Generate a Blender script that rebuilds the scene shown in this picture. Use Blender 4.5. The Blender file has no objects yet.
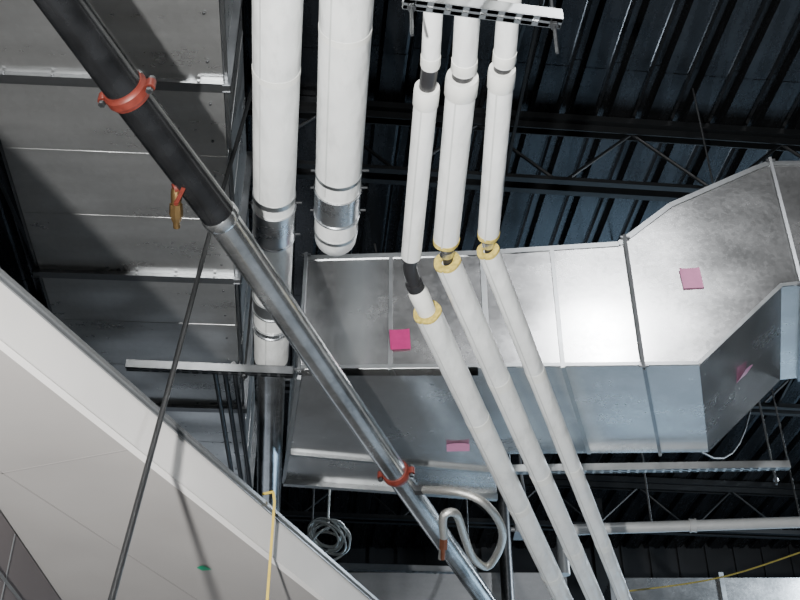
import bpy, math, random
from mathutils import Vector, Matrix
random.seed(4)
V=Vector
SC=bpy.context.scene
COL=SC.collection

# ------------------------------------------------------------ materials
def newmat(name):
    m=bpy.data.materials.new(name); m.use_nodes=True
    nt=m.node_tree; b=nt.nodes['Principled BSDF']
    return m,nt,b
def N(nt,t,**k):
    n=nt.nodes.new(t)
    for a,v in k.items(): setattr(n,a,v)
    return n
def simple(name,col,rough=.5,metal=0,var=.08,scale=8,bump=0,bscale=30,bdist=.004,stretch=None,dirt=0):
    m,nt,b=newmat(name)
    tc=N(nt,'ShaderNodeTexCoord'); src=tc.outputs['Object']
    no=N(nt,'ShaderNodeTexNoise'); no.inputs['Scale'].default_value=scale; no.inputs['Detail'].default_value=5
    nt.links.new(src,no.inputs['Vector'])
    cr=N(nt,'ShaderNodeValToRGB')
    cr.color_ramp.elements[0].position=.3; cr.color_ramp.elements[1].position=.7
    cr.color_ramp.elements[0].color=(*[c*(1-var) for c in col],1)
    cr.color_ramp.elements[1].color=(*[min(1,c*(1+var)) for c in col],1)
    nt.links.new(no.outputs['Fac'],cr.inputs['Fac'])
    out=cr.outputs['Color']
    if dirt:
        mpd=N(nt,'ShaderNodeMapping'); mpd.inputs['Scale'].default_value=(7,2.5,7)
        nt.links.new(src,mpd.inputs['Vector'])
        dn=N(nt,'ShaderNodeTexNoise'); dn.inputs['Scale'].default_value=2.2; dn.inputs['Detail'].default_value=7; dn.inputs['Roughness'].default_value=.7
        nt.links.new(mpd.outputs['Vector'],dn.inputs['Vector'])
        r=N(nt,'ShaderNodeMapRange'); r.inputs['From Min'].default_value=.52; r.inputs['From Max'].default_value=.72; r.inputs['To Max'].default_value=dirt
        nt.links.new(dn.outputs['Fac'],r.inputs['Value'])
        mx=N(nt,'ShaderNodeMix',data_type='RGBA'); mx.inputs[7].default_value=(.33,.34,.33,1)
        nt.links.new(r.outputs['Result'],mx.inputs[0]); nt.links.new(out,mx.inputs[6]); out=mx.outputs[2]
    nt.links.new(out,b.inputs['Base Color'])
    b.inputs['Roughness'].default_value=rough; b.inputs['Metallic'].default_value=metal
    if bump:
        if stretch:
            mp=N(nt,'ShaderNodeMapping'); mp.inputs['Scale'].default_value=stretch
            nt.links.new(src,mp.inputs['Vector']); src=mp.outputs['Vector']
        n2=N(nt,'ShaderNodeTexNoise'); n2.inputs['Scale'].default_value=bscale; n2.inputs['Detail'].default_value=3
        nt.links.new(src,n2.inputs['Vector'])
        bp=N(nt,'ShaderNodeBump'); bp.inputs['Strength'].default_value=bump; bp.inputs['Distance'].default_value=bdist
        nt.links.new(n2.outputs['Fac'],bp.inputs['Height']); nt.links.new(bp.outputs['Normal'],b.inputs['Normal'])
    return m
def galv(name,col=(.56,.58,.6),r0=.28,r1=.5,metal=.95,spang=.12,dent=.25,dscale=1.6,sp=.15,stretch=(1.0,5,5),scr=.12):
    m,nt,b=newmat(name)
    tc=N(nt,'ShaderNodeTexCoord'); src=tc.outputs['Object']
    vo=N(nt,'ShaderNodeTexVoronoi'); vo.inputs['Scale'].default_value=45
    nt.links.new(src,vo.inputs['Vector'])
    bw=N(nt,'ShaderNodeRGBToBW'); nt.links.new(vo.outputs['Color'],bw.inputs['Color'])
    mp=N(nt,'ShaderNodeMapping'); mp.inputs['Scale'].default_value=stretch
    nt.links.new(src,mp.inputs['Vector'])
    st=N(nt,'ShaderNodeTexNoise'); st.inputs['Scale'].default_value=1.6; st.inputs['Detail'].default_value=4; st.inputs['Roughness'].default_value=.5
    nt.links.new(mp.outputs['Vector'],st.inputs['Vector'])
    mp2=N(nt,'ShaderNodeMapping'); mp2.inputs['Scale'].default_value=(6,60,20); mp2.inputs['Rotation'].default_value=(.3,.2,.9)
    nt.links.new(src,mp2.inputs['Vector'])
    sc=N(nt,'ShaderNodeTexNoise'); sc.inputs['Scale'].default_value=2.0; sc.inputs['Detail'].default_value=2
    nt.links.new(mp2.outputs['Vector'],sc.inputs['Vector'])
    sr=N(nt,'ShaderNodeMapRange'); sr.inputs['From Min'].default_value=.68; sr.inputs['From Max'].default_value=.76; sr.inputs['To Max'].default_value=scr
    nt.links.new(sc.outputs['Fac'],sr.inputs['Value'])
    a1=N(nt,'ShaderNodeMath',operation='MULTIPLY_ADD'); a1.inputs[1].default_value=sp
    nt.links.new(bw.outputs[0],a1.inputs[0]); nt.links.new(st.outputs['Fac'],a1.inputs[2])
    a2=N(nt,'ShaderNodeMath',operation='ADD')
    nt.links.new(sr.outputs['Result'],a2.inputs[0]); nt.links.new(a1.outputs[0],a2.inputs[1])
    cr=N(nt,'ShaderNodeValToRGB'); cr.color_ramp.elements[0].position=.25; cr.color_ramp.elements[1].position=.9
    cr.color_ramp.elements[0].color=(*[c*(1-spang*1.6) for c in col],1)
    cr.color_ramp.elements[1].color=(*[min(1,c*(1+spang)) for c in col],1)
    nt.links.new(a2.outputs[0],cr.inputs['Fac']); nt.links.new(cr.outputs['Color'],b.inputs['Base Color'])
    mr=N(nt,'ShaderNodeMapRange'); mr.inputs['From Min'].default_value=.25; mr.inputs['From Max'].default_value=.9
    mr.inputs['To Min'].default_value=r0; mr.inputs['To Max'].default_value=r1
    nt.links.new(a2.outputs[0],mr.inputs['Value']); nt.links.new(mr.outputs['Result'],b.inputs['Roughness'])
    b.inputs['Metallic'].default_value=metal
    dn=N(nt,'ShaderNodeTexNoise'); dn.inputs['Scale'].default_value=dscale; dn.inputs['Detail'].default_value=1
    nt.links.new(src,dn.inputs['Vector'])
    bp=N(nt,'ShaderNodeBump'); bp.inputs['Strength'].default_value=dent; bp.inputs['Distance'].default_value=.06
    nt.links.new(dn.outputs['Fac'],bp.inputs['Height']); nt.links.new(bp.outputs['Normal'],b.inputs['Normal'])
    return m

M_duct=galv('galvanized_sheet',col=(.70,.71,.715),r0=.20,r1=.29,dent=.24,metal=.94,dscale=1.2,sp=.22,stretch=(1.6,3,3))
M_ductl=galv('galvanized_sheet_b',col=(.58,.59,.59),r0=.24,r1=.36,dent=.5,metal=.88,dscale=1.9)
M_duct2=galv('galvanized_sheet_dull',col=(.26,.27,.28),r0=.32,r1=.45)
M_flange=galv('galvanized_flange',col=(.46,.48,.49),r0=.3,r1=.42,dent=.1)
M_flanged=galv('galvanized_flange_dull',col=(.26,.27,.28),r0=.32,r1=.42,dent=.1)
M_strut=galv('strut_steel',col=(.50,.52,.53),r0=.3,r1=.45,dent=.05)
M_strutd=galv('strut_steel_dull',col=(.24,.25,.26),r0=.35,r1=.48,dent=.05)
M_band=galv('band_steel',col=(.58,.60,.62),r0=.22,r1=.34,dent=.05)
M_pvc=simple('white_pvc_jacket',(.78,.80,.79),.3,0,.07,5,.9,5,.025,stretch=(1.5,.6,1.5),dirt=.32)
M_pvcb=simple('white_pvc_fitting',(.80,.81,.77),.3,0,.06,9,dirt=.2)
M_seam=simple('jacket_lap_seam',(.56,.58,.57),.4,0,.08,9)
M_yel=simple('fiberglass_yellow',(.55,.43,.10),.9,0,.3,60,.8,120,.004)
M_black=simple('black_rubber_fitting',(.02,.02,.022),.4,0,.2,12)
M_blackpipe=simple('black_steel_pipe',(.022,.023,.025),.22,.5,.4,9,.1,40,.001)
M_galvpipe=galv('galvanized_pipe',col=(.60,.62,.63),r0=.14,r1=.30,dent=.05,spang=.4,dscale=3,stretch=(4,1.6,8),metal=.92)
M_red=simple('red_oxide_coupling',(.15,.026,.017),.5,.1,.25,30)
M_brass=simple('brass',(.36,.23,.10),.32,.9,.15,30)
M_copper=simple('copper_fitting',(.30,.12,.07),.35,.8,.15,30)
M_braid=simple('braided_steel',(.6,.6,.57),.35,.85,.3,260,.8,300,.002)
M_deck=galv('painted_steel_deck',col=(.050,.053,.058),r0=.20,r1=.34,metal=.85,dent=.12,spang=.3,stretch=(8,.8,8))
M_joist=simple('black_joist_paint',(.006,.007,.008),.45,.1,.2,10)
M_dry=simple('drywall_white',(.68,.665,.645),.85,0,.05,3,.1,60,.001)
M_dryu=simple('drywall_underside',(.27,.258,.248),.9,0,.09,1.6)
M_joint=simple('drywall_joint',(.21,.20,.195),.9,0,.06,2.5)
M_track=simple('drywall_track_steel',(.22,.23,.24),.4,.7,.1,10)
M_wall=simple('grey_partition_paint',(.15,.13,.13),.85,0,.06,2)
M_farwall=simple('dark_wall_panel',(.015,.016,.018),.7,.1,.2,2)
M_floor=simple('concrete_floor',(.36,.37,.38),.6,0,.15,1.5)
M_rod=simple('threaded_rod_steel',(.10,.105,.11),.4,.8,.2,40)
M_dark=simple('dark_cable',(.010,.011,.012),.5,0,.2,20)
M_pink=simple('pink_tag_light',(.58,.23,.40),.7,0,.06,20)
M_mag=simple('pink_tag_magenta',(.36,.015,.13),.7,0,.12,30)
M_ystrap=simple('yellow_strap',(.46,.34,.05),.6,0,.1,20)
M_ycab=simple('yellow_cable_dull',(.30,.25,.05),.6,0,.1,20)
M_green=simple('green_tape',(.0,.25,.12),.5,0,.1,20)
M_greyp=simple('grey_pipe_paint',(.42,.43,.43),.4,.1,.08,10)
M_box=simple('grey_junction_box',(.16,.17,.18),.5,.4,.08,10)

def emis(name,col,s):
    m,nt,b=newmat(name)
    no=N(nt,'ShaderNodeTexNoise'); no.inputs['Scale'].default_value=.8
    cr=N(nt,'ShaderNodeValToRGB')
    cr.color_ramp.elements[0].color=(*[c*.8 for c in col],1); cr.color_ramp.elements[1].color=(*col,1)
    nt.links.new(no.outputs['Fac'],cr.inputs['Fac']); nt.links.new(cr.outputs['Color'],b.inputs['Emission Color'])
    b.inputs['Emission Strength'].default_value=s
    return m
M_glass=emis('added_blue_glow',(.46,.73,1.0),3.6)  # glow of the added panes, for bluish light on duct undersides
M_glowd=emis('added_glow_dim',(.8,.88,1.0),.8)  # weaker glow for one added pane, keeps blue off the left duct

# ------------------------------------------------------------ geometry helpers
def root(name,loc=(0,0,0)):
    e=bpy.data.objects.new(name,None); e.empty_display_size=.1; e.location=loc; COL.objects.link(e)
    return e
def mk(name,vs,fs,mat,parent=None,smooth=False,bevel=0):
    me=bpy.data.meshes.new(name); me.from_pydata([tuple(v) for v in vs],[],fs); me.update()
    import bmesh
    bm=bmesh.new(); bm.from_mesh(me); bmesh.ops.recalc_face_normals(bm,faces=bm.faces); bm.to_mesh(me); bm.free()
    o=bpy.data.objects.new(name,me); me.materials.append(mat); COL.objects.link(o)
    if smooth:
        for p in me.polygons: p.use_smooth=True
        md=o.modifiers.new('es','EDGE_SPLIT'); md.split_angle=math.radians(40)
    if bevel:
        b=o.modifiers.new('bv','BEVEL'); b.width=bevel; b.segments=2; b.limit_method='ANGLE'
    if parent: o.parent=parent
    return o
class G:
    """accumulates geometry for one mesh"""
    def __init__(s): s.v=[]; s.f=[]
    def add(s,vs,fs):
        n=len(s.v); s.v+= [tuple(v) for v in vs]; s.f+=[tuple(i+n for i in f) for f in fs]
    def beam(s,p0,p1,w,h,up=(0,0,1)):
        p0=V(p0);p1=V(p1);d=(p1-p0).normalized();u=V(up)
        if abs(d.dot(u))>.98:u=V((0,1,0))
        r=d.cross(u).normalized();u=r.cross(d).normalized()
        vs=[]
        for p in (p0,p1):
            for a,b in((-1,-1),(1,-1),(1,1),(-1,1)): vs.append(p+r*a*w/2+u*b*h/2)
        s.add(vs,[(0,3,2,1),(4,5,6,7),(0,1,5,4),(1,2,6,5),(2,3,7,6),(3,0,4,7)])
    def tube(s,pts,r,seg=24,caps=True):
        pts=[V(p) for p in pts]; n=len(pts)
        rs=r if isinstance(r,(list,tuple)) else [r]*n
        tg=[]
        for i in range(n):
            a=(pts[i]-pts[i-1]) if i>0 else V((0,0,0)); b=(pts[i+1]-pts[i]) if i<n-1 else V((0,0,0))
            if a.length>0:a=a.normalized()
            if b.length>0:b=b.normalized()
            t=a+b
            tg.append(t.normalized() if t.length>1e-6 else (tg[-1] if tg else V((0,0,1))))
        u=V((0,0,1))
        if abs(tg[0].dot(u))>.95:u=V((1,0,0))
        u=(u-tg[0]*u.dot(tg[0])).normalized(); vs=[];fs=[]
        for i in range(n):
            u=(u-tg[i]*u.dot(tg[i])).normalized(); w=tg[i].cross(u)
            for k in range(seg):
                a=2*math.pi*k/seg; vs.append(pts[i]+(u*math.cos(a)+w*math.sin(a))*rs[i])
        for i in range(n-1):
            for k in range(seg):
                k2=(k+1)%seg; fs.append((i*seg+k,i*seg+k2,(i+1)*seg+k2,(i+1)*seg+k))
        if caps:
            fs.append(tuple(range(seg-1,-1,-1))); fs.append(tuple((n-1)*seg+k for k in range(seg)))
        s.add(vs,fs)
    def ring(s,p,d,r,rt,seg=28,ts=10):
        p=V(p);d=V(d).normalized();u=V((0,0,1)) if abs(d.z)<.9 else V((1,0,0))
        u=(u-d*u.dot(d)).normalized();w=d.cross(u);vs=[];fs=[]
        for i in range(seg):
            a=2*math.pi*i/seg; c=u*math.cos(a)+w*math.sin(a)
            for k in range(ts):
                b=2*math.pi*k/ts; vs.append(p+c*(r+rt*math.cos(b))+d*rt*math.sin(b))
        for i in range(seg):
            for k in range(ts):
                i2=(i+1)%seg;k2=(k+1)%ts; fs.append((i*ts+k,i*ts+k2,i2*ts+k2,i2*ts+k))
        s.add(vs,fs)
    def done(s,name,mat,parent=None,smooth=False,bevel=0):
        return mk(name,s.v,s.f,mat,parent,smooth,bevel)
def tube(name,pts,r,mat,parent=None,seg=28,caps=True):
    g=G();g.tube(pts,r,seg,caps);return g.done(name,mat,parent,True)
def lerp(a,b,t): return V(a)*(1-t)+V(b)*t
def arc(p0,p1,p2,n=8,k=.5):
    p0,p1,p2=V(p0),V(p1),V(p2)
    return [(p0*(1-t)**2+p1*2*t*(1-t)+p2*t*t) for t in [i/n for i in range(n+1)]]
def annulus(name,p,d,ri,ro,th,mat,parent):
    p=V(p);d=V(d).normalized();g=G();seg=28
    u=V((0,0,1));u=(u-d*u.dot(d)).normalized();w=d.cross(u);vs=[];fs=[]
    for k in range(seg):
        a=2*math.pi*k/seg;c=u*math.cos(a)+w*math.sin(a); wob=1+.03*math.sin(5*a)
        vs+=[p+c*ri,p+c*ro*wob,p+c*ro*wob+d*th,p+c*ri+d*th]
    for k in range(seg):
        a=4*k;b=4*((k+1)%seg)
        for j in range(4): fs.append((a+j,a+(j+1)%4,b+(j+1)%4,b+j))
    g.add(vs,fs);return g.done(name,mat,parent,True)
def seam(g,p0,p1,r,ang,w=.012):
    p0=V(p0);p1=V(p1);d=(p1-p0).normalized();s_=d.cross(V((0,0,1))).normalized();u=s_.cross(d)
    n=s_*math.cos(ang)+u*math.sin(ang)
    g.beam(p0+n*r,p1+n*r,w,.0022,up=n)

def strut(name,p0,p1,mat=None,w=.041,h=.041):
    """slotted U channel, perforated web facing down"""
    R=root(name)
    p0=V(p0);p1=V(p1);L=(p1-p0).length;d=(p1-p0).normalized();r=d.cross(V((0,0,1))).normalized();u=r.cross(d)
    g=G();t=.004
    g.beam(p0-r*(w/2-t/2)+u*h/2,p1-r*(w/2-t/2)+u*h/2,t,h)
    g.beam(p0+r*(w/2-t/2)+u*h/2,p1+r*(w/2-t/2)+u*h/2,t,h)
    for sgn in(-1,1):
        g.beam(p0+r*sgn*(w/2-.006)+u*h,p1+r*sgn*(w/2-.006)+u*h,.012,t)
        g.beam(p0+r*sgn*(w/2-.008),p1+r*sgn*(w/2-.008),.016,t)
    pitch=.05;n=max(1,int(L/pitch))
    for i in range(n+1):
        c=p0+d*min(L-.018,max(.018,i*L/n)); g.beam(c-d*.0175,c+d*.0175,w-.004,t)
    g.done('channel',mat or M_strut,R)
    return R

# ================================================================ ROOM
deckz=7.62
ANG=math.radians(5.4)      # building grid turned slightly left
A=V((-math.sin(ANG),math.cos(ANG),0)); AX=V((math.cos(ANG),math.sin(ANG),0))
def box(name,x0,x1,y0,y1,z0,z1,mat,parent=None,bevel=0):
    vs=[(x,y,z) for z in(z0,z1) for x,y in((x0,y0),(x1,y0),(x1,y1),(x0,y1))]
    return mk(name,vs,[(0,3,2,1),(4,5,6,7),(0,1,5,4),(1,2,6,5),(2,3,7,6),(3,0,4,7)],mat,parent,False,bevel)
XL,XR,YB,YF=-7,9,-6,15
box('floor',XL,XR,YB,YF,-.15,0,M_floor)
box('wall_back',XL,XR,YB-.2,YB,0,8,M_farwall)
box('wall_right',XR,XR+.2,YB,YF,0,8,M_farwall)
box('wall_left',XL-.2,XL,YB,YF,0,8,M_farwall)
g=G()
def wb(x0,x1,z0,z1):
    g.beam((x0,YF+.1,(z0+z1)/2),(x1,YF+.1,(z0+z1)/2),.2,z1-z0)
wb(XL,XR,4.2,8);wb(XL,XR,0,.6)
for a,b in((XL,-5),(-1.5,1.0),(4.5,5.2),(8.6,XR)): wb(a,b,.6,4.2)
for i in range(40):
    x=XL+.2+i*.4; g.beam((x,YF-.02,4.2),(x,YF-.02,8),.08,.05,up=(0,1,0))
g.done('wall_front',M_farwall)
for i,(a,b) in enumerate(((-5,-1.5),(1.0,4.5),(5.2,8.6))):
    R=root('added_window_%d'%(i+1))  # unseen windows, added as glowing panes for the duct undersides to reflect
    mk('glow_pane',[(a,YF+.1,.6),(b,YF+.1,.6),(b,YF+.1,4.2),(a,YF+.1,4.2)],[(0,1,2,3)],M_glass if i else M_glowd,R)
    f=G()
    for k in range(4):
        x=a+(b-a)*k/3; f.beam((x,YF+.05,.6),(x,YF+.05,4.2),.06,.06)
    for z in(.63,2.4,4.17): f.beam((a,YF+.05,z),(b,YF+.05,z),.06,.06)
    f.done('frame',M_track,R)

# corrugated roof deck
prof=[];pitch=.30
x=-11
while x<13:
    prof+=[(x,0),(x+.165,0),(x+.185,.012),(x+.205,.0),(x+.225,.075),(x+.275,.075)]
    x+=pitch
g=G();O=V((0,0,deckz));n=len(prof)
vs=[];fs=[]
for yy in(-7,17):
    for (px,pz) in prof: vs.append(O+AX*px+A*yy+V((0,0,pz)))
for i in range(n-1): fs.append((i,i+1,n+i+1,n+i))
g.add(vs,fs)
for yy in(5.55,8.7,11.8):   # sheet laps
    for i in range(n-1):
        a=prof[i];b=prof[i+1]
        p=[O+AX*a[0]+A*yy+V((0,0,a[1]-.004)),O+AX*b[0]+A*yy+V((0,0,b[1]-.004)),O+AX*b[0]+A*(yy+.05)+V((0,0,b[1]-.004)),O+AX*a[0]+A*(yy+.05)+V((0,0,a[1]-.004))]
        g.add(p,[(0,1,2,3)])
g.done('ceiling',M_deck)

# open web roof joists
def joist(y0):
    R=root('open_web_roof_joist')
    top=7.5;bot=6.95
    g=G()
    def P(x,z,dy=0): return V((0,y0,0))+AX*x+A*dy+V((0,0,z))
    for z,sg in((top,1),(bot,-1)):
        for dy in(-.035,.035):
            g.beam(P(-9,z,dy),P(9.5,z,dy),.008,.07)
            g.beam(P(-9,z+sg*.035,dy*1.7),P(9.5,z+sg*.035,dy*1.7),.05,.008)
    g.beam(P(-9,7.575),P(9.5,7.575),.12,.075)
    x=-9;k=0
    while x<9.4:
        a=P(x,bot if k%2 else top);b=P(x+.6,top if k%2 else bot)
        g.tube([a,b],.014,8); x+=.6;k+=1
    g.done('chords_and_web',M_joist,R)
for y0 in(2.7,6.12,9.3,12.4): joist(y0)
R=root('joist_bridging_bar');g=G()
for bx in(-2.4,1.3,4.6):
    o=AX*bx
    for y0,y1 in((2.7,6.12),(6.12,9.3)):
        g.beam(o+V((0,0,6.95))+A*y0,o+V((0,0,7.5))+A*y1,.022,.022)
        g.beam(o+V((.05,0,7.5))+A*y0,o+V((.05,0,6.95))+A*y1,.022,.022)
g.done('bars',M_joist,R)

# ================================================================ LEFT SUPPLY DUCT
D=root('rectangular_supply_duct')
def dl(s,off,z):
    xr=-.67-.0915*(s-2.6); return V((xr-.98*off,s-.06*off,z))
cuts=[.2,1.72,3.22,4.58,5.95,7.4]
zb,zt=4.9,5.72
g=G()
for a,b in zip(cuts[:-1],cuts[1:]):
    vs=[];
    for s_ in(a,b):
        for off,z in((0,zb),(1,zb),(1,zt),(0,zt)): vs.append(dl(s_,off,z))
    g.add(vs,[(0,1,5,4),(1,2,6,5),(2,3,7,6),(3,0,4,7)])
    for q in(.33,.66):
        s_=a+(b-a)*q; g.beam(dl(s_,.01,zb),dl(s_,.99,zb),.014,.003)
        g.beam(dl(s_,-.002,zb),dl(s_,-.002,zt),.012,.003,up=(1,0,0))
g.done('sheet_body',M_ductl,D,bevel=0)
g=G()
for s_ in cuts:
    for ds in(-.018,.018):
        g.beam(dl(s_+ds,-.03,zb-.012),dl(s_+ds,1.03,zb-.012),.004,.025)
        g.beam(dl(s_+ds,-.017,zb-.03),dl(s_+ds,-.017,zt+.03),.035,.004,up=(0,1,0))
        g.beam(dl(s_+ds,1.017,zb-.03),dl(s_+ds,1.017,zt+.03),.035,.004,up=(0,1,0))
    g.beam(dl(s_,-.03,zb-.024),dl(s_,1.03,zb-.024),.05,.005)
    for k in range(5):
        off=.1+.2*k; c=dl(s_-.03,off,zb-.015); g.tube([c,c+A*.06],.007,8)
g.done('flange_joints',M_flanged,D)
g=G()
for a,b in zip(cuts[:-1],cuts[1:]):
    g.beam(dl(a,-.012,zb+.02),dl(b,-.012,zb+.02),.012,.03)
    g.beam(dl(a,1.012,zb+.02),dl(b,1.012,zb+.02),.012,.03)
    for k in range(6):
        c=dl(a+(b-a)*(k+.5)/6,.06,zb-.004); g.tube([c,c-V((0,0,.006))],.006,8)
g.done('corner_seams',M_flanged,D)

# ================================================================ CROSS DUCT (offset upward on right)
D=root('rectangular_offset_duct')
EX=V((.27,.97,0))
def face(X,Z): return V((X,4.82-.02*X,Z))
segs=[((-.52,4.50,5.22),(.45,4.50,5.24)),((.45,4.50,5.24),(1.20,4.50,5.29)),((1.20,4.50,5.29),(1.52,4.50,5.56)),
      ((1.52,4.50,5.56),(2.03,4.98,5.82)),((2.03,4.98,5.82),(2.12,4.99,5.86)),((2.12,4.99,5.86),(3.6,4.99,5.86))]
g=G()
for (x0,b0,t0),(x1,b1,t1) in segs:
    vs=[face(x0,b0),face(x1,b1),face(x1,t1),face(x0,t0)]
    vs+=[v+EX for v in vs]
    fs=[(0,1,2,3),(7,6,5,4),(0,4,5,1),(3,2,6,7)]
    if x0<-.5: fs.append((0,3,7,4))
    if x1>3.5: fs.append((1,5,6,2))
    g.add(vs,fs)
g.done('sheet_body',M_duct,D)
def dflange(g,x,b,t,w=.03,sp=.016):
    for dx in(-sp/2,sp/2):
        p=[face(x+dx,b-w),face(x+dx,t+w)]
        f=-EX.normalized()*w/2
        g.beam(p[0]+f,p[1]+f,.004,w,up=EX)
        q=[face(x+dx,b-w/2),face(x+dx,b-w/2)+EX]; g.beam(q[0],q[1],.004,w)
        q=[face(x+dx,t+w/2),face(x+dx,t+w/2)+EX]; g.beam(q[0],q[1],.004,w)
    g.beam(face(x,b-w)-EX*w,face(x,t+w)-EX*w,sp,.004,up=EX)
    g.beam(face(x,b-w),face(x,b-w)+EX,sp,.004)
    for z in(b-w*.3,t+w*.3):
        c=face(x,z)-EX*w*.6; g.tube([c-V((.025,0,0)),c+V((.025,0,0))],.009,6)
g=G()
dflange(g,1.24,4.50,5.31,.022,.014); dflange(g,2.14,4.99,5.86,.022,.014); dflange(g,3.2,4.99,5.86,.022); dflange(g,-.51,4.5,5.22,.018,.012)
g.done('flange_joints',M_flanged,D)
g=G()
for x,t in((.45,5.24),(.83,5.26),(-.05,5.23)):
    w_=.022 if x<.1 or x>.5 else .03
    g.beam(face(x,4.50)-V((0,.004,0)),face(x,t)-V((0,.004,0)),w_,.006,up=(0,1,0))
    g.beam(face(x,4.497),face(x,4.497)+EX,w_,.006)
for (x0,b0,t0),(x1,b1,t1) in segs:
    g.beam(face(x0,b0+.012)-V((0,.004,0)),face(x1,b1+.012)-V((0,.004,0)),.006,.02)
    g.beam(face(x0,t0-.01)-V((0,.004,0)),face(x1,t1-.01)-V((0,.004,0)),.006,.03)
g.done('cleats_and_seams',M_flange,D)
g=G()
q=[(-.515,4.84),(.40,4.84),(.60,6.29),(-.70,6.07)]
vs=[V((x,y,4.47)) for x,y in q]+[V((x,y,5.2)) for x,y in q]
g.add(vs,[(0,1,2,3),(0,3,7,4),(2,6,7,3),(1,5,6,2)])
g.done('plenum_body',M_duct,D)
g=G()
g.beam((-.64,5.70,4.46),(.55,5.94,4.46),.025,.02); g.beam((-.70,6.07,4.455),(.60,6.29,4.455),.035,.035)
g.beam((-.515,4.84,4.46),(-.70,6.07,4.46),.02,.025)
g.done('plenum_seams',M_flange,D)

# tags
def tag(name,c,w,h,nrm,mat,rot=0):
    c=V(c);n=V(nrm).normalized();u=V((1,0,0));u=(u-n*u.dot(n)).normalized();v=n.cross(u)
    cr,sr=math.cos(rot),math.sin(rot);a=u*cr+v*sr;b=-u*sr+v*cr
    vs=[];m=6
    for i in range(m+1):
        for j in range(m+1):
            s_=(i/m-.5);t_=(j/m-.5);vs.append(c+a*w*s_+b*h*t_+n*(.003+.006*(abs(s_)*2)**3*(t_+.5)))
    fs=[(i*(m+1)+j,(i+1)*(m+1)+j,(i+1)*(m+1)+j+1,i*(m+1)+j+1) for i in range(m) for j in range(m)]
    mk(name,vs,fs,mat)
tag('pink_paper_tag',(0.0,4.812,4.67),.105,.12,(0,-1,0),M_mag,.06)
tag('pink_paper_tag',(1.56,4.782,5.04),.11,.13,(0,-1,0),M_pink,.05)
tag('pink_paper_tag',(.33,5.62,4.463),.13,.10,(0,0,-1),M_pink,.05)
tag('pink_paper_tag',V((1.90,5.27,4.742))+V((.68,0,-.73))*.012,.085,.13,(.68,0,-.73),M_pink,-.2)

# duct trapeze (right)
R=strut('strut_channel_trapeze',(.55,5.86,4.415),(2.26,5.80,4.415))
g=G()
for x,y in((.66,6.02),(2.20,5.9)):
    g.tube([(x,y,4.36),(x,y,7.6)],.007,8); g.tube([(x,y,4.385),(x,y,4.40)],.016,6); g.tube([(x,y,4.47),(x,y,4.485)],.016,6)
g.done('threaded_rods',M_rod,R)

# ================================================================ BIG INSULATED PIPES
def bands(parent,pts_r,name='steel_band',mat=M_band):
    g=G()
    for c,d,r,w in pts_r:
        c=V(c);d=V(d).normalized()
        g.tube([c-d*w/2,c+d*w/2],r,28)
        if w>.03:
            g.tube([c-d*w/2,c-d*w/2+d*.008],r+.004,28); g.tube([c+d*w/2-d*.008,c+d*w/2],r+.004,28)
    g.done(name,mat,parent,True)
R=root('insulated_main_pipe')
a=V((-.22,.6,4.65));b=V((-.69,5.05,4.65));d=(b-a).normalized();r=.090
def at(y): return a+d*((y-a.y)/d.y)
tube('jacket',[at(.6),at(2.9),at(4.2),at(4.95)],[r,r,r,r],M_pvc,R,36)
tube('jacket_far',[at(4.95),at(5.1),at(7.9)],[r,r*.86,r*.86],M_galvpipe,R,36)
tube('bare_far_pipe',[at(7.9),at(9.8)],.06,M_blackpipe,R)
bands(R,[(at(3.80),d,r+.003,.22),(at(4.62),d,r+.004,.05)])
bands(R,[(at(2.9),d,r+.0015,.03),(at(1.9),d,r+.0015,.03)],'jacket_tape',M_pvcb)
bands(R,[(at(4.42),d,r+.005,.11),(at(3.62),d,r+.003,.03)],'dark_band',M_flange)
g=G(); seam(g,at(.6),at(3.6),r,math.pi+.9,.007); seam(g,at(3.95),at(4.9),r,math.pi+1.3,.007); g.done('jacket_seam',M_seam,R)
g=G()
for y in(3.68,3.9):
    c=at(y); g.tube([c+V((r+.002,0,0)),c+V((r+.03,0,.0))],.005,8); g.tube([c+V((-r-.002,0,0)),c+V((-r-.02,0,0))],.005,8)
c=at(3.78); g.beam(c+V((0,0,r)),c+V((0,0,r+.07)),.03,.006); g.tube([c+V((0,0,r+.05)),V((c.x,c.y,7.6))],.006,8)
g.done('hanger_and_pins',M_rod,R)

R=root('insulated_main_pipe')
a=V((-.035,.6,4.65));b=V((-.275,3.72,4.65));d=(b-a).normalized();r=.096
def at(y): return a+d*((y-a.y)/d.y)
e0=at(3.84);e1=at(3.98);e2=V((e1.x,e1.y+.01,4.80))
tube('jacket',[at(.6),at(2.9),e0],r,M_pvc,R,36)
tube('elbow',arc(e0,e1+d*.02,e2,10)+[V((e2.x,e2.y,4.9))],r-.001,M_pvc,R,36)
tube('riser',[V((e2.x,e2.y,4.88)),V((e2.x,e2.y,7.55))],r,M_pvc,R,36)
bands(R,[(at(3.66),d,r+.003,.17)])
bands(R,[(at(3.86),d,r+.002,.02),(at(3.48),d,r+.002,.02)],'band_edge',M_flange)
bands(R,[(at(2.7),d,r+.0015,.03),(at(1.6),d,r+.0015,.03)],'jacket_tape',M_pvcb)
g=G(); seam(g,at(.6),at(3.55),r,math.pi+1.0,.007); g.done('jacket_seam',M_seam,R)
g=G()
for y in(3.47,3.58,3.73):
    c=at(y); g.tube([c+V((r,0,0)),c+V((r+.03,0,0))],.005,8); g.tube([c+V((-r,0,0)),c+V((-r-.02,0,0))],.005,8)
c=at(3.62); g.beam(c+V((0,0,r)),c+V((0,0,r+.07)),.03,.006); g.tube([c+V((0,0,r+.05)),V((c.x,c.y,7.6))],.006,8)
g.done('hanger_and_pins',M_rod,R)

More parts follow.
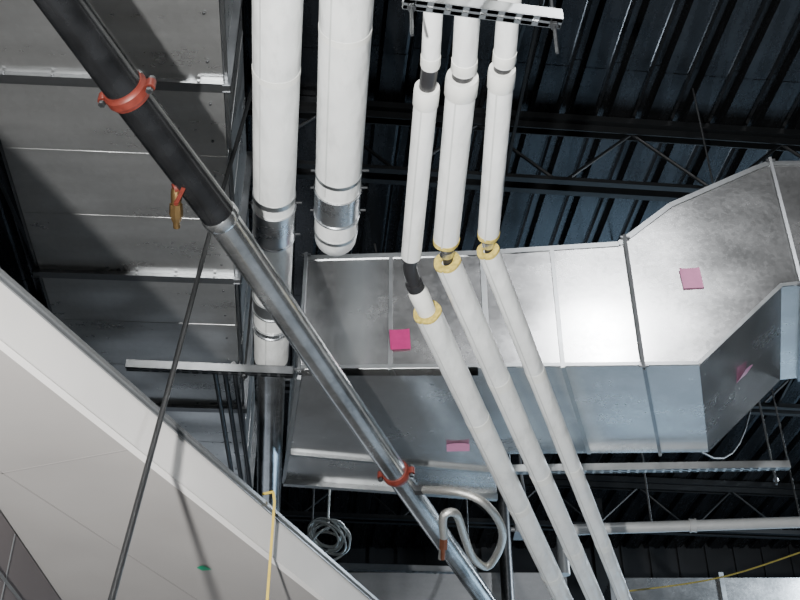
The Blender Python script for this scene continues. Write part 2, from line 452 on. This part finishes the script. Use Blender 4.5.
R=strut('strut_channel_trapeze',(-1.40,4.82,4.50),(-.55,4.89,4.50),M_strutd)
g=G()
for x,y in((-.80,4.87),):
    g.tube([(x,y,4.46),(x,y,7.6)],.006,8); g.tube([(x,y,4.475),(x,y,4.49)],.016,6)
g.done('threaded_rods',M_rod,R)

# ================================================================ SMALL INSULATED PIPES
def small(name,up,lo,ru,rl,elbow_kind,rn):
    R=root(name)
    p0,p1,p2,p3=[V(p) for p in up]; q0,q1=[V(p) for p in lo]
    d=(p3-p2).normalized(); dl_=(q1-q0).normalized()
    d0=(p1-p0).normalized()
    tube('near_jacket',[p0-d0*1.4,p1],rn,M_pvc,R)
    tube('joint_cap',[p1-d0*.05,p1-d0*.01,p1+d0*.004],[rn*1.05,rn*1.08,rn*.9],M_pvcb,R)
    tube('bare_joint',[p1-d0*.01,p2+d*.01],ru*.7,M_black,R)
    tube('jacket',[p2,p2+d*.4,p3],ru,M_pvc,R)
    tube('jacket_cap',[p2-d*.004,p2+d*.012,p2+d*.075,p2+d*.08],[ru*1.03,ru*1.09,ru*1.09,ru*1.02],M_pvcb,R)
    if elbow_kind=='black':
        e=p3+V((-.012,.10,-.005))
        path=[p3-d*.02,p3+d*.04]+arc(p3+d*.04,e,e+(q0-e)*.5,6)[1:]
        tube('rubber_elbow',path,ru*.72,M_black,R)
        g=G();g.tube([p3+d*.0,p3+d*.03],ru*.86,20);g.tube([e+(q0-e)*.28,e+(q0-e)*.42],ru*.9,20);g.done('elbow_collars',M_black,R,True)
        f=e+(q0-e)*.42; tube('white_fitting',[f,f+(q0-f)*.15,f+(q0-f)*.95],[ru*.85,ru*1.05,ru*.98],M_pvcb,R)
    else:
        annulus('insulation_end_upper',p3-d*.008,d,ru*.4,ru*1.03,.022,M_yel,R)
        tube('bare_pipe',[p3-d*.02,lerp(p3,q0,.5),q0+dl_*.02],ru*.42,M_black,R)
        mid=lerp(p3,q0,.55); tube('bare_fitting',[mid-d*.018,mid+d*.018],ru*.56,M_galvpipe,R)
    annulus('insulation_end_lower',q0-dl_*.006,dl_,rl*.45,rl*1.03,.012,M_yel,R)
    L=(q1-q0).length
    tube('lower_jacket',[q0+dl_*.004,q0+dl_*(L*.33),q0+dl_*(L*.66),q1],rl,M_pvc,R)
    g=G();s_=.9
    while s_<L:
        c=q0+dl_*s_; g.tube([c-dl_*.03,c+dl_*.03],rl+.0012,28); s_+=.92
    g.done('jacket_tape',M_pvcb,R,True)
    g=G(); seam(g,q0,q1,rl,math.pi+1.2,.006); seam(g,p2,p3,ru,math.pi+1.2,.006)
    g.done('jacket_seam',M_seam,R)
small('insulated_branch_pipe',[(.109,2.17,4.35),(.102,2.60,4.35),(.093,2.70,4.35),(.046,3.66,4.35)],[(.12,4.01,4.30),(1.255,7.6,4.0)],.042,.062,'black',.032)
small('insulated_branch_pipe',[(.216,2.17,4.35),(.216,2.62,4.35),(.212,2.65,4.35),(.188,3.55,4.35)],[(.196,3.665,4.32),(1.47,7.6,4.0)],.053,.056,'y',.042)
small('insulated_branch_pipe',[(.344,2.17,4.35),(.349,2.585,4.35),(.345,2.615,4.35),(.358,3.51,4.35)],[(.361,3.60,4.33),(1.66,7.6,4.0)],.044,.046,'y',.038)
R=strut('strut_channel_trapeze',(.01,2.235,4.235),(.50,2.315,4.235))
g=G()
for x,y in((.035,2.24),(.475,2.31)):
    g.tube([(x,y,4.10),(x,y,7.6)],.0055,10)
    for z in(4.215,4.28): g.tube([(x,y,z),(x,y,z+.012)],.014,6)
g.done('threaded_rods',M_rod,R)

# ================================================================ DIAGONAL SPRINKLER MAIN
R=root('sprinkler_main_pipe')
p=[V(q) for q in((-1.60,.45,4.24),(-.885,2.55,4.18),(-.66,3.16,4.15),(-.02,5.16,4.08),(.80,7.7,4.01))]
r=.064
tube('black_section',[p[0],p[1],p[2]],[r*1.02,r*1.02,r*1.02],M_blackpipe,R,32)
tube('galvanized_section',[p[2],p[3],p[4]],r*.95,M_galvpipe,R,32)
d=(p[2]-p[1]).normalized(); d3=(p[4]-p[3]).normalized()
g=G(); g.tube([p[2]-d*.03,p[2]-d*.02,p[2]+d*.01,p[2]+d*.02],[r*1.04,r*1.1,r*1.1,r*1.0],28); g.done('weld_collar',M_galvpipe,R,True)
def coupling(c,d,r,name):
    c=V(c);d=V(d).normalized();g=G()
    g.tube([c-d*.030,c-d*.029,c-d*.02,c-d*.014,c+d*.014,c+d*.02,c+d*.029,c+d*.030],[r*1.02,r*1.1,r*1.12,r*1.2,r*1.2,r*1.12,r*1.1,r*1.02],32)
    s_=d.cross(V((0,0,1))).normalized();u=s_.cross(d)
    for sg in(-1,1):
        e=c+s_*sg*r*1.3
        g.beam(e-u*.016,e+u*.016,.034,.024,up=d)
        g.tube([e-u*.016+s_*sg*.006,e+u*.016+s_*sg*.006],.016,12)
    g.done(name,M_red,R,True)
    g=G()
    for sg in(-1,1):
        e=c+s_*sg*r*1.38
        g.tube([e-u*.034,e+u*.034],.006,10); g.tube([e-u*.034,e-u*.022],.012,6); g.tube([e+u*.02,e+u*.032],.012,6)
    g.done(name+'_bolts',M_rod,R)
coupling(p[1],d,r,'grooved_coupling'); coupling(p[3]+V((.0,0,0)),d3,r*.95,'grooved_coupling_far')
out=V((-.85,-.05,-.45)).normalized()
b0=V((-.735,2.965,4.15))
g=G(); g.tube([b0,b0+out*.07],.02,12); g.done('outlet_nipple',M_red,R,True)
e=b0+out*.06
g=G(); g.tube([e,e+V((0,.02,-.012)),e+V((-.005,.05,-.03))],[.017,.021,.018],14); g.tube([e+V((-.005,.05,-.03)),e+V((-.008,.085,-.05)),e+V((-.01,.11,-.062))],[.023,.025,.016],8)
g.tube([e+V((-.01,.10,-.057)),e+V((-.012,.135,-.07))],.013,12)
g.done('brass_valve_body',M_brass,R,True)
g=G(); g.beam(e+V((.0,.03,-.045)),e+V((.035,-.035,-.03)),.014,.006); g.tube([e+V((0,.03,-.02)),e+V((0,.03,-.05))],.008,8); g.done('red_handle',M_red,R)

def cat(P,n=8):
    P=[V(q) for q in P];P=[P[0]]+P+[P[-1]];o=[]
    for i in range(1,len(P)-2):
        for k in range(n):
            t=k/n;a,b,c_,d_=P[i-1],P[i],P[i+1],P[i+2]
            o.append(.5*((2*b)+(c_-a)*t+(2*a-5*b+4*c_-d_)*t*t+(3*b-a-3*c_+d_)*t**3))
    o.append(P[-2]);return o
pts=cat([(.10,5.32,4.06),(.19,5.24,4.02),(.31,5.18,3.98),(.43,5.20,3.93),(.525,5.40,3.90),(.545,5.62,3.88),(.49,5.86,3.85),(.40,5.72,3.84),(.34,5.48,3.86),(.285,5.22,3.88),(.22,5.20,3.86),(.225,5.33,3.80)],8)
tube('braided_hose',pts,[.0215+.001*(i%2) for i in range(len(pts))],M_braid,R,14)
tube('hose_inlet_nut',[pts[0]-V((.05,-.03,-.01)),pts[3]],.028,M_rod,R,6)
tube('hose_outlet_nut',[(.225,5.32,3.81),(.223,5.40,3.77)],.023,M_copper,R,6)
tube('hose_outlet_head',[(.223,5.40,3.77),(.222,5.47,3.74)],.013,M_copper,R,10)
tube('hose_bypass_stem',[(.235,5.25,3.9),(.215,5.62,3.80)],.012,M_braid,R,10)

R=root('seismic_brace_rod')
tube('rod',[(-.715,4.60,7.45),(-.735,3.72,5.1),(-.743,3.39,4.26),(-.741,3.05,3.34),(-.735,2.74,2.56),(-.733,2.66,2.35)],.0095,M_dark,R,12)
R=root('yellow_lift_strap')
g=G(); P=[(-.54,3.985,3.424),(-.495,3.965,3.424),(-.487,3.96,3.38),(-.489,3.962,3.0),(-.487,3.955,2.6),(-.489,3.955,2.3)]
for i in range(len(P)-1): g.beam(P[i],P[i+1],.010,.004,up=(0,1,0))
g.done('webbing',M_ystrap,R)

# ================================================================ DRYWALL BULKHEAD
R=root('drywall_bulkhead')
e0=V((-1.10,2.47,0));dd=V((.352,.936,0)).normalized()
s0=e0-dd*2.6;s1=e0+dd*6.5
zb,zt=3.195,3.36
def slab(name,pts,z0,z1,mat):
    n=len(pts);vs=[V((q.x,q.y,z0)) for q in pts]+[V((q.x,q.y,z1)) for q in pts]
    fs=[tuple(range(n-1,-1,-1)),tuple(range(n,2*n))]+[(i,(i+1)%n,n+(i+1)%n,n+i) for i in range(n)]
    return mk(name,vs,fs,mat,R)
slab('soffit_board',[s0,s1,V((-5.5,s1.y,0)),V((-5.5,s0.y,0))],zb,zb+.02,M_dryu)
nx=V((dd.y,-dd.x,0))
slab('fascia_board',[s0+nx*.015,s1+nx*.015,s1-nx*.01,s0-nx*.01],zb-.004,zt,M_dry)
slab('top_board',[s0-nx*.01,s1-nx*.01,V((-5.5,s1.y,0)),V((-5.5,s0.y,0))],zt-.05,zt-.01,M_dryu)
g=G(); g.beam(s0+nx*.017+V((0,0,zt+.004)),s1+nx*.017+V((0,0,zt+.004)),.03,.014)
g.beam(s0+nx*.02+V((0,0,zt-.008)),s1+nx*.02+V((0,0,zt-.008)),.006,.012)
g.done('metal_track',M_track,R)
g=G()
g.beam(s0+V((0,0,zb-.003)),s1+V((0,0,zb-.003)),.03,.004)
g.done('corner_bead',M_dry,R)
g=G()
for k in(1,3):
    c=e0+dd*(-1+1.22*k+.5); q=c-nx*4.0
    g.beam(c-nx*.02+V((0,0,zb)),q+V((0,0,zb)),.006,.003)
g.beam(s0-nx*.5+V((0,0,zb)),s1-nx*.5+V((0,0,zb)),.006,.003)
g.done('board_joints',M_joint,R)
w=root('wall_partition')
vs=[(-1.34,.2,0),(-1.46,6.4,0),(-1.58,6.4,0),(-1.46,.2,0)]
vs=vs+[(x,y,3.185) for x,y,_ in vs]
mk('board',vs,[(0,1,2,3),(7,6,5,4),(0,1,5,4),(1,2,6,5),(2,3,7,6),(3,0,4,7)],M_wall,w)
g=G()
for y in(1.4,2.6,3.8,5.0): 
    x=-1.34-.12*(y-.2)/6.2; g.beam((x+.001,y,0),(x+.001,y,3.18),.008,.004,up=(1,0,0))
g.beam((-1.335,.2,3.0),(-1.455,6.4,3.0),.006,.012)
g.done('board_joints',M_track,w)
tag('green_tape_patch',(-.77,4.16,zb-.003),.04,.05,(0,0,-1),M_green,.3)

# ================================================================ BACKGROUND SERVICES
R=root('horizontal_drain_pipe')
tube('pipe',[(1.22,7.86,4.55)]+arc((1.22,7.86,4.8),(1.22,7.86,4.9),(1.32,7.85,4.9),5)+[(1.5,7.83,4.9),(5.5,7.5,4.9)],.042,M_greyp,R,20)
bands(R,[((2.2,7.77,4.9),(1,-.08,0),.05,.05),((3.4,7.67,4.9),(1,-.08,0),.05,.05)],'couplings',M_greyp)
g=G()
for x in(1.9,3.0,4.1): g.tube([(x,7.85-.08*(x-1.3),4.9),(x,7.85-.08*(x-1.3),7.6)],.008,8)
g.done('hanger_rods',M_rod,R)

D=root('exhaust_duct_run')
box('body',2.3,8.5,11.6,12.3,5.40,5.92,M_duct,D)
g=G()
for x in(2.3,3.5,4.7,5.9,7.1): g.beam((x,11.95,5.38),(x+.03,11.95,5.38),.76,.04);g.beam((x,11.58,5.35),(x,11.58,5.97),.05,.03)
g.done('flanges',M_flange,D)
D=root('return_duct_run')
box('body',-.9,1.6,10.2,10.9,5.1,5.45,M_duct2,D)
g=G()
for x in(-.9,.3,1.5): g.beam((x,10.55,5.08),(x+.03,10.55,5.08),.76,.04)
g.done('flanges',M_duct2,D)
R=root('cable_coil')
g=G();random.seed(2)
for i in range(9):
    c=V((-.50+random.uniform(-.03,.03),7.15+random.uniform(-.05,.05),4.55+random.uniform(-.03,.03)))
    g.ring(c,(random.uniform(-.5,.5),.3+random.uniform(-.3,.3),.8),.13+random.uniform(-.04,.03),.008,24,6)
g.tube([(-.5,7.15,4.6),(-.48,7.2,7.5)],.008,8)
g.done('loops',M_braid,R,True)
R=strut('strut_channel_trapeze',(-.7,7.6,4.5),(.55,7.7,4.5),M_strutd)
g=G()
for x in(-.65,.5): g.tube([(x,7.65,4.47),(x,7.65,7.6)],.007,8)
g.done('threaded_rods',M_rod,R)
R=root('conduit_rack');g=G()
for k in range(3): g.tube([(-1.02+.05*k,5.2,4.72+.02*k),(-1.2+.05*k,8.6,4.72+.02*k)],.014,10)
g.done('conduits',M_rod,R,True)
R=root('overhead_conduit_run');g=G()
for k in range(3): g.tube([(-3,8.35+.1*k,6.6),(6.5,8.1+.1*k,6.6)],.014,10)
for x in(.2,1.7,3.2,4.7): g.beam((x,8.1,6.58),(x,8.6,6.58),.03,.02); g.tube([(x,8.1,6.58),(x,8.1,7.6)],.006,6); g.tube([(x,8.6,6.58),(x,8.6,7.6)],.006,6)
g.tube([(1.0,8.3,6.6),(1.0,8.3,5.6),(1.05,8.35,5.1)],.012,8)
g.done('conduits',M_box,R,True)
g=G()
for c in((2.3,8.33,6.5),(3.85,8.3,6.5),(1.0,8.32,5.1)):
    c=V(c); g.beam(c-V((.08,0,0)),c+V((.08,0,0)),.16,.1); g.beam(c-V((.088,0,.052)),c+V((.088,0,-.052)),.176,.006)
    for s_ in(-1,1): g.tube([c+V((s_*.08,0,0)),c+V((s_*.11,0,0))],.02,8)
g.done('junction_boxes',M_box,R)
R=root('drooping_cable');g=G()
for k,(a,b,sg) in enumerate((((-.2,6.9,6.9),(.9,9.2,6.9),1.6),((1.5,6.9,6.8),(3.4,9.2,6.9),1.2),((2.6,6.6,6.8),(4.0,8.6,6.7),1.0))):
    P=[lerp(a,b,t/14)-V((0,0,sg*4*(t/14)*(1-t/14))) for t in range(15)]
    g.tube(P,.009,8)
g.done('cables',M_dark,R,True)
R=root('yellow_cable'); tube('cable',cat([(1.9,9.2,4.9),(2.8,9.15,5.02),(3.9,9.1,5.35),(4.8,9.0,5.5)],6),.007,M_ycab,R,8)
R=root('vertical_riser_pipe'); tube('pipe',[(.98,9.75,3.0),(.98,9.75,7.5)],.06,M_rod,R,16)
R=root('steel_column'); g=G(); g.beam((2.45,12.9,0),(2.45,12.9,7.4),.2,.012,up=(0,1,0)); g.beam((2.45,12.8,0),(2.45,12.8,7.4),.16,.014,up=(0,1,0)); g.beam((2.45,13.0,0),(2.45,13.0,7.4),.16,.014,up=(0,1,0)); g.done('profile',M_joist,R)

# ================================================================ LIGHTS
def area(name,loc,to,size,e,col):
    l=bpy.data.lights.new(name,'AREA');l.size=size;l.energy=e;l.color=col;l.shape='DISK'
    o=bpy.data.objects.new(name,l);o.location=loc
    o.rotation_euler=(V(to)-V(loc)).to_track_quat('-Z','Y').to_euler();COL.objects.link(o)
area('work_light',(-.66,-.45,1.2),(.2,4.8,4.6),.10,600,(1,.985,.96))
area('high_bay_light',(1.75,.9,7.1),(.9,4.8,4.8),.3,85,(.97,.98,1))
area('added_floor_fill',(6.0,9.5,6.7),(1.8,10.5,0),.6,380,(.76,.88,1))  # unseen added lamp, brightens the floor mirrored in the duct undersides
w=bpy.data.worlds.new('World');SC.world=w;w.use_nodes=True
w.node_tree.nodes['Background'].inputs[0].default_value=(.55,.57,.60,1)
w.node_tree.nodes['Background'].inputs[1].default_value=.02

# ================================================================ CAMERA
cd=bpy.data.cameras.new('camera');cd.sensor_width=36;cd.lens=49.5;cd.clip_end=100
co=bpy.data.objects.new('camera',cd);co.location=(0,0,1.6);co.rotation_euler=(math.radians(90+34.6),0,0)
COL.objects.link(co);SC.camera=co
